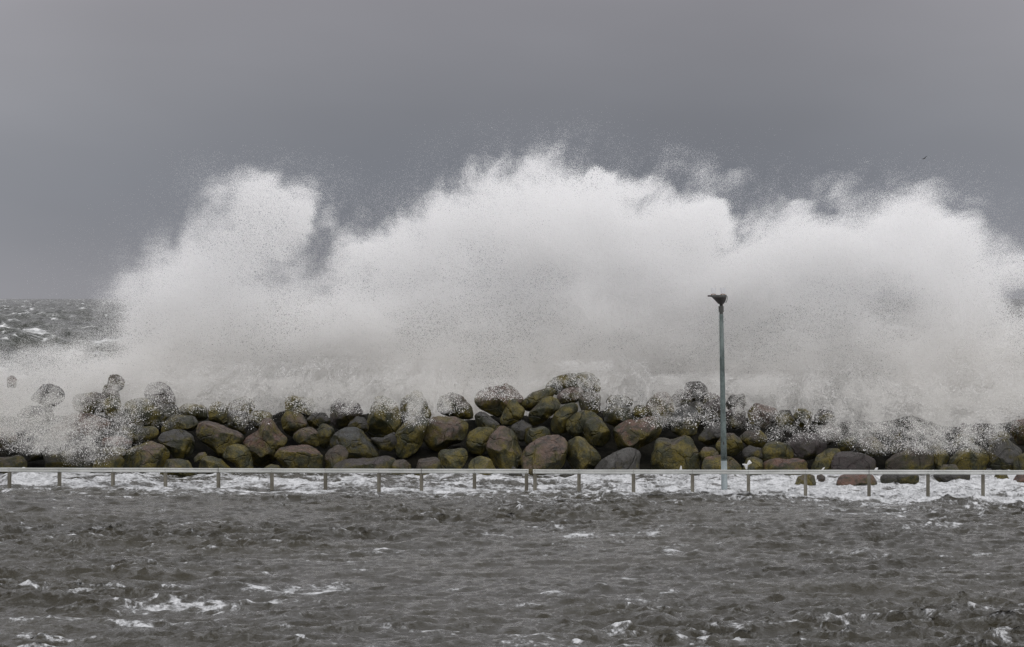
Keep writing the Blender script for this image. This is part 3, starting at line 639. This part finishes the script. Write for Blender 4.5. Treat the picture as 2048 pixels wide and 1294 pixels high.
def guardrail(name, label, pxs, ends, tops, joints):
    """pxs: column and waterline row of each post; ends: end columns; tops: row of the rail's top edge at the two ends"""
    def world(px, py):
        x = (px - CX) * 80.0 / F
        for _ in range(4): x = (px - CX) * RAILD(x) / F
        D = RAILD(x); return Vector((x, D, CAMZ - (py - HY) * D / F))
    a, b = world(ends[0], tops[0]), world(ends[1], tops[1])
    d = (b - a); L = d.length; ang = math.atan2(d.y, d.x); tilt = math.asin(d.z / L)
    root = empty(name, (a.x, a.y, 0)); root.rotation_euler = (0, 0, ang)
    tag(root, label, 'guardrail', 'metal guard rails along the water')
    def pt(s, y, z): return Vector((s, y, a.z + (b.z - a.z) * s / L + z))
    # folded steel profile, swept along the run: bright top lip, shallow groove, flat face
    prof = [(-0.052, -0.004), (-0.046, 0.0), (0.052, 0.0), (0.052, -0.084), (0.046, -0.088), (0.046, -0.008), (-0.040, -0.008), (-0.040, -0.024), (-0.030, -0.032),
            (-0.030, -0.040), (-0.044, -0.048), (-0.044, -0.080), (-0.030, -0.088), (-0.036, -0.094), (-0.052, -0.082), (-0.052, -0.046), (-0.038, -0.038), (-0.038, -0.034), (-0.052, -0.024)]
    bm = bmesh.new(); ns = 60; rings = []
    rs = np.random.RandomState(len(pxs))
    wob = np.cumsum(rs.randn(ns + 1)) * 0.0009; wob -= np.linspace(wob[0], wob[-1], ns + 1)
    for k in range(ns + 1):
        s = L * k / ns; rings.append([bm.verts.new(pt(s, y, z + wob[k])) for y, z in prof])
    for k in range(ns):
        for j in range(len(prof)):
            j2 = (j + 1) % len(prof); bm.faces.new((rings[k][j], rings[k + 1][j], rings[k + 1][j2], rings[k][j2]))
    bm.faces.new(rings[0]); bm.faces.new(rings[-1][::-1])
    bmesh.ops.recalc_face_normals(bm, faces=bm.faces)
    rail = bm_obj('rail', bm, MAT_RAIL, root)
    for jx in joints:
        s = (world(jx, tops[0]) - a).to_2d().length
        bm = bmesh.new(); box_verts(bm, s - 0.006, s + 0.006, -0.058, -0.048, a.z + (b.z - a.z) * s / L - 0.096, a.z + (b.z - a.z) * s / L + 0.004)
        jo = bm_obj('joint', bm, MAT_BOLT, root)
    for px, wy in pxs:
        p = world(px, wy); s = (p - a).to_2d().length
        zt = a.z + (b.z - a.z) * s / L - 0.0945
        bm = bmesh.new(); w = 0.038
        box_verts(bm, s - w, s + w * 0.45, -0.040, -0.030, -1.1, zt, 0.002)          # flange towards the viewer
        box_verts(bm, s + w * 0.45 + 0.001, s + w, -0.036, 0.036, -1.1, zt - 0.001, 0.003)  # web
        box_verts(bm, s - w, s + w * 0.45, 0.028, 0.038, -1.1, zt - 0.002, 0.002)
        po = bm_obj('post', bm, MAT_POST, root)
        for zz in (-0.020, -0.064):
            bm = bmesh.new()
            g = bmesh.ops.create_cone(bm, segments=6, radius1=0.009, radius2=0.007, depth=0.010, cap_ends=True)
            for v in g['verts']: v.co = Vector((s + v.co.x, -0.054 - v.co.z - (0.0 if zz < -0.03 else 0.002), zt + 0.0945 + zz - 0.002 + v.co.y))
            bm_obj('bolt', bm, MAT_BOLT, root)
guardrail('guardrail', 'left metal guard rail of eleven posts ending at the narrow gap',
          [(19, 970), (119, 969), (226, 971), (331, 974), (437, 975), (544, 976), (651, 977), (758, 977), (843, 978), (949, 984), (1053, 984)], (-260, 1057), (934.2, 938.6), (843, 437))
guardrail('guardrail', 'right metal guard rail starting at the narrow gap and passing the lamp post',
          [(1070, 984), (1158, 986), (1267, 987), (1385, 987), (1497, 981), (1611, 985), (1738, 993), (1856, 994), (1966, 997), (2082, 998)], (1066, 2300), (939.0, 940.8), (1738,))

# ------------------------------------------------------------------ lamp post
def lathe(rings, seg=28, cap=True):
    """rings: (cx, cy, z, rx, ry)"""
    bm = bmesh.new(); R_ = []
    for cx, cy, z, rx, ry in rings:
        R_.append([bm.verts.new((cx + rx * math.cos(2 * math.pi * k / seg), cy + ry * math.sin(2 * math.pi * k / seg), z)) for k in range(seg)])
    for a, b in zip(R_, R_[1:]):
        for k in range(seg): bm.faces.new((a[k], a[(k + 1) % seg], b[(k + 1) % seg], b[k]))
    if cap: bm.faces.new(R_[0][::-1]); bm.faces.new(R_[-1])
    return bm
def tube(bm, pts, r, seg=6):
    prev = None
    for i, p in enumerate(pts):
        p = Vector(p); t = (Vector(pts[min(i + 1, len(pts) - 1)]) - Vector(pts[max(i - 1, 0)])).normalized()
        u = t.cross(Vector((0, 1, 0.01))).normalized(); v = t.cross(u)
        ring = [bm.verts.new(p + u * r * math.cos(2 * math.pi * k / seg) + v * r * math.sin(2 * math.pi * k / seg)) for k in range(seg)]
        if prev:
            for k in range(seg): bm.faces.new((prev[k], prev[(k + 1) % seg], ring[(k + 1) % seg], ring[k]))
        else: bm.faces.new(ring[::-1])
        prev = ring
    bm.faces.new(prev)

LD = 80.75; LS = LD / F
base = P(1449, 982, LD)
lamp = empty('lamp_post', (base[0], base[1], 0))
tag(lamp, 'slim leaning lamp post with dark one-sided head and wire spikes on top', 'lamp post')
def lx(px): return (px - 1449) * LS
def lz(py): return CAMZ - (py - HY) * LS
def axis(py): return lx(1449 - (982 - py) * (6.5 / 355.0))   # the pole leans a little to the left
rings = [(axis(1060), 0, lz(1060), 0.0700, 0.07), (axis(982), 0, lz(982), 0.0690, 0.069), (axis(921), 0, lz(921), 0.0680, 0.068)]
bm_obj('pole_base', lathe(rings), MAT_POLE2, lamp, True)
bm_obj('joint_ring', lathe([(axis(921), 0, lz(921), 0.070, 0.070), (axis(918), 0, lz(918.4), 0.070, 0.070)]), MAT_POLE, lamp)
mp_ = lathe([(axis(918.4), 0, lz(918.4), 0.0665, 0.0665), (axis(870), 0, lz(870), 0.0640, 0.064), (axis(780), 0, lz(780), 0.0575, 0.0575), (axis(700), 0, lz(700), 0.0520, 0.052), (axis(629), 0, lz(628.5), 0.0465, 0.0465)])
pole = bm_obj('pole', mp_, MAT_POLE, lamp, True)
bm = bmesh.new(); box_verts(bm, axis(886) - 0.016, axis(886) + 0.010, -0.0705, -0.055, lz(889), lz(883), 0.003)
bm_obj('cable_hatch', bm, MAT_LAMP, lamp)
bm_obj('collar', lathe([(axis(625), 0, lz(628.5), 0.041, 0.041), (axis(625), 0, lz(624), 0.041, 0.041), (axis(624), 0, lz(623.9), 0.058, 0.058), (axis(612), 0, lz(612.5), 0.058, 0.058),
        (axis(612), 0, lz(612.2), 0.050, 0.050)]), MAT_COLLAR, lamp, False)
hx = lx(1442.5)
bm_obj('lamp_housing', lathe([(hx, 0, lz(612.1), 0.037, 0.037), (hx, 0, lz(608.5), 0.037, 0.037), (hx - 0.005, 0, lz(607.3), 0.065, 0.070), (hx - 0.012, 0, lz(603), 0.105, 0.13),
        (hx - 0.030, 0, lz(598), 0.140, 0.17), (hx - 0.045, 0, lz(594.6), 0.165, 0.20), (hx - 0.052, 0, lz(594.0), 0.172, 0.205)], 36), MAT_LAMP, lamp, True)
cov = lathe([(hx - 0.055, 0, lz(593.9), 0.178, 0.20), (hx - 0.055, 0, lz(591.2), 0.178, 0.20), (hx - 0.048, 0, lz(589.8), 0.166, 0.185)], 36)
bm_obj('cover', cov, MAT_COLLAR, lamp)
bm = bmesh.new(); box_verts(bm, lx(1415.3), lx(1428), -0.055, 0.055, lz(593.6), lz(590.2), 0.006)
bm_obj('arm', bm, MAT_LAMP, lamp)
bm = bmesh.new()
tube(bm, [(lx(1452.6), -0.02, lz(592.5)), (lx(1454.4), -0.02, lz(593.3)), (lx(1454.6), -0.02, lz(596)), (lx(1453.6), -0.02, lz(601)), (lx(1452.3), -0.02, lz(604.8)), (lx(1450.8), -0.02, lz(604.6))], 0.006)
bm_obj('handle', bm, MAT_LAMP, lamp, True)
for cx in (1427.0, 1446.0):
    bm = bmesh.new()
    tube(bm, [(lx(cx - 5), 0, lz(589.2)), (lx(cx - 1), -0.01, lz(588.2)), (lx(cx + 4.5), 0.0, lz(588.8))], 0.010)
    clip = bm_obj('spike_holder', bm, MAT_CLIP, lamp, True)
    bm = bmesh.new(); rs = np.random.RandomState(int(cx))
    for k in range(11):
        a = 2 * math.pi * k / 11
        x0, y0 = lx(cx) + 0.035 * math.cos(a), 0.035 * math.sin(a)
        x1, y1 = lx(cx) + 0.058 * math.cos(a + 0.2), 0.058 * math.sin(a + 0.2)
        tube(bm, [(x0, y0, lz(588.4)), (x0 * 0.4 + x1 * 0.6, y0 * 0.4 + y1 * 0.6, lz(581)), (x1, y1, lz(575 + rs.uniform(-0.8, 1.2)))], 0.0024, 5)
    bm_obj('bird_spikes', bm, MAT_WIRE, clip)

# ------------------------------------------------------------------ seabird
def make_bird():
    D = 260.0; c = P(1848.2, 317.3, D); s = D / F
    root = empty('seabird', c); root.scale = (1, 1, 1)
    tag(root, 'small dark seabird gliding alone against the grey sky', 'bird')
    bm = lathe([(0, 0, 0, 0.004, 0.004)] + [(0, 0, z, r, r) for z, r in ((0.03, 0.022), (0.08, 0.036), (0.14, 0.040), (0.20, 0.028), (0.235, 0.020), (0.262, 0.021), (0.282, 0.012), (0.31, 0.003))], 14)
    for v in bm.verts: v.co = Vector((v.co.z - 0.15, v.co.y, v.co.x + 0.03 * v.co.z))
    bm_obj('body', bm, MAT_BIRD, root, True)
    for sgn, dz in ((-1, 0.16), (1, -0.05)):
        bm = bmesh.new(); n = 9; top, bot = [], []
        for k in range(n):
            t = k / (n - 1.0); y = sgn * (0.02 + 0.42 * t); ch = 0.11 * (1 - 0.8 * t ** 1.5)
            x = 0.02 + 0.07 * math.sin(t * 2.4) - 0.12 * t * t; z = 0.03 + dz * math.sin(t * 1.7)
            top.append([bm.verts.new((x + ch * q, y, z + 0.008 * (1 - abs(q)) * (1 - t) + 0.002)) for q in (-0.6, 0, 0.4)])
            bot.append([bm.verts.new((x + ch * q, y, z - 0.003)) for q in (-0.6, 0, 0.4)])
        for k in range(n - 1):
            for j in range(2):
                bm.faces.new((top[k][j], top[k + 1][j], top[k + 1][j + 1], top[k][j + 1])); bm.faces.new((bot[k][j], bot[k][j + 1], bot[k + 1][j + 1], bot[k + 1][j]))
            bm.faces.new((top[k][0], bot[k][0], bot[k + 1][0], top[k + 1][0])); bm.faces.new((top[k][2], top[k + 1][2], bot[k + 1][2], bot[k][2]))
        bmesh.ops.recalc_face_normals(bm, faces=bm.faces)
        bm_obj('wing', bm, MAT_BIRD, root, True)
    root.rotation_euler = (R(0), R(-12), R(35))
make_bird()

# ------------------------------------------------------------------ tongues of water thrown up beside the rail
def splash(label, D, outline, thick):
    pts = np.array(outline, float); c = pts.mean(0)
    wp = np.stack([(pts[:, 0] - c[0]), -(pts[:, 1] - c[1])], -1) * D / F
    th = np.linspace(-np.pi, np.pi, 240, endpoint=False); Rr = outline_radius(wp, np.zeros(2), th)
    V, Fc = ICO4; t = np.arctan2(V[:, 2], V[:, 0]); s = np.hypot(V[:, 0], V[:, 2])
    r = np.interp(t, np.append(th, np.pi), np.append(Rr, Rr[0]))
    co = np.stack([r * s * np.cos(t), V[:, 1] * thick, r * s * np.sin(t)], -1)
    co += (fbm(V * 4 + 3, 97, 3)[:, None] - 0.5) * V * 0.02
    o = mesh_np('splash', co, faces=Fc, mat=MAT_FOAM, loc=P(c[0], c[1], D)); tag(o, label, 'splash', 'small splashes leaping above the rail')
splash('white forked tongue of water leaping above the rail right of the lamp post', 81.6, [(1483, 928), (1488, 927.5), (1494, 928), (1496, 922), (1499, 919.5), (1504, 926), (1499, 928.5), (1495.5, 930.5), (1494.5, 939), (1491, 938), (1489, 932)], 0.03)
splash('small white spurt above the rail left of the seventh right-hand post', 81.4, [(1642, 940), (1646, 936), (1650, 933.6), (1648, 938), (1645, 941)], 0.02)
splash('small white spurt above the rail right of the seventh right-hand post', 81.4, [(1748, 941), (1751, 936), (1756, 935), (1755, 939), (1751, 942)], 0.02)
splash('thin white spurt above the rail between third right post and fourth', 81.6, [(1359, 939), (1361.5, 931), (1363.5, 933), (1364, 940), (1361, 941)], 0.015)

# ------------------------------------------------------------------ spray of the breaking wave
# how dense the spray stands over the crest: rows every 40, columns every 64 photograph pixels, 0 clear .. 9 solid
GX = np.arange(33) * 64.0
BACK = {
 220: '000000000000000000000000000000000',
 260: '000000000000000001100000000000000',
 290: '000000000000000013200000000000000',
 320: '000000000000000245310110000000000',
 340: '000000013000000456640320000000000',
 360: '000000037300001567876122002010000',
 380: '000000169700003789998122003133000',
 400: '000000159910026899995550042466200',
 420: '000000249920048999997781152588100',
 440: '000001379932169999999994275699400',
 460: '000001599923379999999995489899810',
 480: '000002799826689999999994699999931',
 500: '000013899638899999999996899999953',
 520: '000024999548999999999998999999986',
 560: '000147997558999999999999999999996',
 600: '000279999899999999999999999878984',
 640: '000299999999999999999999999988997',
 680: '122499999999999999999999999999999',
 720: '567789999999999999999999999999999',
 760: '777899999999999999999999999999999',
 800: '778899999999999999999999999999999',
 880: '888899999999999999999999999999999',
}
FRONT = {
 715: '000000000000000000000000000000000',
 745: '112112222222221000332000001111111',
 765: '445554555555553223543333333333333',
 785: '655445535476565321234334444446666',
 805: '775322233253453110122223323355766',
 825: '776211112122232000011222223345555',
 850: '675311001000010000001111122334432',
 880: '134330000000000000000000111122310',
 905: '012220000000000000000000000111100',
 925: '000100000000000000000000000000000',
 950: '000000000000000000000000000000000',
}
def gridimg(tab, x, y):
    ys = sorted(tab); A = np.array([[int(c) for c in tab[k]] for k in ys], float) / 9.0
    ky = np.interp(y, ys, np.arange(len(ys))); kx = np.clip(x / 64.0, 0, 31.999)
    i = np.clip(ky.astype(int), 0, len(ys) - 2); j = kx.astype(int); fy = ky - i; fx = kx - j
    fy = fy * fy * (3 - 2 * fy); fx = fx * fx * (3 - 2 * fx)
    return (A[i, j] * (1 - fx) + A[i, j + 1] * fx) * (1 - fy) + (A[i + 1, j] * (1 - fx) + A[i + 1, j + 1] * fx) * fy

# firm billows at the edge of the plume (column, row, radius) and clearer pockets in it
BILLOWS = [(535, 385, 30), (565, 400, 30), (592, 422, 30), (600, 440, 22), (570, 450, 42), (560, 490, 36), (530, 440, 60), (1190, 360, 30), (1212, 366, 22), (1150, 390, 36), 
           (1425, 425, 32), (1440, 450, 28), (1400, 440, 38), (1455, 478, 20), (1930, 478, 28), (1900, 462, 30), (1860, 445, 32), (1835, 430, 26), (1870, 490, 50), (1945, 500, 22),
           (740, 500, 16), (2000, 620, 38), (2020, 560, 36), (1985, 580, 30), (440, 530, 40), (290, 640, 40), (320, 640, 40)]
POCKETS = [(620, 515, 34, .22), (645, 545, 30, .12), (1475, 478, 16, .3), (2040, 590, 22, .75), (2045, 612, 18, .7), (1768, 600, 30, .12), (1800, 625, 34, .12), (1830, 655, 30, .1), (200, 700, 22, .2), (1985, 665, 14, .3), (2010, 720, 12, .2)]
def spray_cloud(name, label, tab, x0, x1, y0, y1, cell, Dref, n_scale, r_med, depth_fn, seed, mat, tau_max, billows, contrast, core):
    rs = np.random.RandomState(seed)
    gx = np.arange(x0, x1, cell) + cell / 2; gy = np.arange(y0, y1, cell) + cell / 2
    X, Y = np.meshgrid(gx, gy); z0 = X * 0
    # turbulent warp
    wx = (fbm(np.stack([X / 90, Y / 90, z0], -1), seed + 1, 5, 0.55) - 0.5) * 75
    wy = (fbm(np.stack([X / 90, Y / 90, z0 + 20], -1), seed + 1, 5, 0.55) - 0.5) * 60
    g = gridimg(tab, np.clip(X + wx, 0, 2047), Y + wy) if billows else gridimg(tab, np.clip(X + wx * 0.5, 0, 2047), Y + wy * 0.35)
    if billows:
        sx = (fbm(np.stack([X / 22, Y / 22, z0 + 5], -1), seed + 7, 4) - 0.5) * 26; sy = (fbm(np.stack([X / 22, Y / 22, z0 + 9], -1), seed + 7, 4) - 0.5) * 26
        for cx, cy, r in BILLOWS:
            q = np.hypot(X + sx - cx, Y + sy - cy) / r
            g = np.maximum(g, 0.97 * sstep(1.25, 0.75, q))
        for cx, cy, r, s in POCKETS:
            q = ((X + sx - cx) ** 2 + (Y + sy - cy) ** 2) / r ** 2
            g = g - s * np.exp(-q)
    if billows:
        halo = 0
        for ox, oy in ((0, 0), (70, 25), (-70, 25), (0, 60), (40, -10), (-40, -10), (110, 50), (-110, 50)):
            halo = halo + gridimg(tab, np.clip(X + wx * 0.6 + ox, 0, 2047), Y + wy * 0.6 + oy)
        g = np.maximum(g, 0.30 * (halo / 8) ** 1.3)
    n1 = fbm(np.stack([X / 27 + Y / 80, Y / 48, z0 + 3], -1), seed + 13, 5, 0.6); n2 = fbm(np.stack([X / 9, Y / 9, z0 + 3], -1), seed + 17, 4, 0.65)
    soft = g * (1 - g) * 4
    g = g + soft * (contrast[0] * (n1 - 0.5) + contrast[1] * (n2 - 0.5))
    g = np.clip(g, 0, 1)
    if billows: g = 0.65 * g + 0.35 * sstep(0.08, 0.88, g)
    lim = gridimg(tab, np.clip(X, 0, 2047), Y + 18)
    if not billows: g = g * sstep(0.0, 0.10, lim)
    tau = np.minimum(-np.log(1 - 0.985 * g), tau_max)
    if billows:
        tk = fbm(np.stack([X / 150 + Y / 300, Y / 95, z0 + 3], -1), seed + 23, 5, 0.55)
        tau = tau * (0.66 + 0.9 * sstep(0.3, 0.68, tk))
    area = (cell * Dref / F) ** 2
    rg = r_med * ((0.72 + 0.28 * sstep(0.15, 0.6, g) if billows else 1.0) + core * sstep(0.75, 1.0, g))
    rm2 = (rg ** 2) * math.exp(2 * 0.38 ** 2)
    lam = tau * area / (math.pi * rm2)
    cnt = rs.poisson(lam)
    idx = np.repeat(np.arange(cnt.size), cnt.ravel()); n = len(idx)
    px = X.ravel()[idx] + (rs.rand(n) - 0.5) * cell; py = Y.ravel()[idx] + (rs.rand(n) - 0.5) * cell
    gg = g.ravel()[idx]
    y = depth_fn(px, py, gg, rs)
    co = np.stack([(px - CX) * Dref / F, y, CAMZ - (py - HY) * Dref / F], -1)
    r = rg.ravel()[idx] * np.clip(np.exp(rs.randn(n) * 0.38), 0.4, 2.3)
    keep = co[:, 2] > -0.05
    co, r = co[keep], r[keep]
    print(name, len(co))
    o = mesh_np(name, co, mat=mat, attrs={'drop_radius': r})
    nt = bpy.data.node_groups.new(name + '_drops', 'GeometryNodeTree')
    nt.interface.new_socket('Geometry', in_out='INPUT', socket_type='NodeSocketGeometry')
    nt.interface.new_socket('Geometry', in_out='OUTPUT', socket_type='NodeSocketGeometry')
    gi = nt.nodes.new('NodeGroupInput'); go = nt.nodes.new('NodeGroupOutput')
    mp = nt.nodes.new('GeometryNodeMeshToPoints'); na = nt.nodes.new('GeometryNodeInputNamedAttribute'); na.data_type = 'FLOAT'; na.inputs[0].default_value = 'drop_radius'
    sm = nt.nodes.new('GeometryNodeSetMaterial'); sm.inputs['Material'].default_value = mat
    nt.links.new(gi.outputs[0], mp.inputs['Mesh']); nt.links.new(na.outputs[0], mp.inputs['Radius'])
    nt.links.new(mp.outputs[0], sm.inputs[0]); nt.links.new(sm.outputs[0], go.inputs[0])
    md = o.modifiers.new('drops', 'NODES'); md.node_group = nt
    tag(o, label, 'spray', kind='stuff')
    return o

def back_depth(px, py, g, rs):
    n = fbm(np.stack([px / 150, py / 110, px * 0 + 1], -1), 300, 4, 0.5) - 0.5
    up = np.clip((760 - py) / 400, 0, 1)
    mid = 94.6 - 1.2 * up + n * 3.4
    return np.maximum(mid + rs.randn(len(px)) * (0.35 + 0.9 * g), 92.4 - 2.2 * up)
def front_depth(px, py, g, rs):
    t = np.clip((900 - py) / 160, 0, 1)
    return 85.3 + 3.6 * t + rs.randn(len(px)) * 0.45 - 0.3
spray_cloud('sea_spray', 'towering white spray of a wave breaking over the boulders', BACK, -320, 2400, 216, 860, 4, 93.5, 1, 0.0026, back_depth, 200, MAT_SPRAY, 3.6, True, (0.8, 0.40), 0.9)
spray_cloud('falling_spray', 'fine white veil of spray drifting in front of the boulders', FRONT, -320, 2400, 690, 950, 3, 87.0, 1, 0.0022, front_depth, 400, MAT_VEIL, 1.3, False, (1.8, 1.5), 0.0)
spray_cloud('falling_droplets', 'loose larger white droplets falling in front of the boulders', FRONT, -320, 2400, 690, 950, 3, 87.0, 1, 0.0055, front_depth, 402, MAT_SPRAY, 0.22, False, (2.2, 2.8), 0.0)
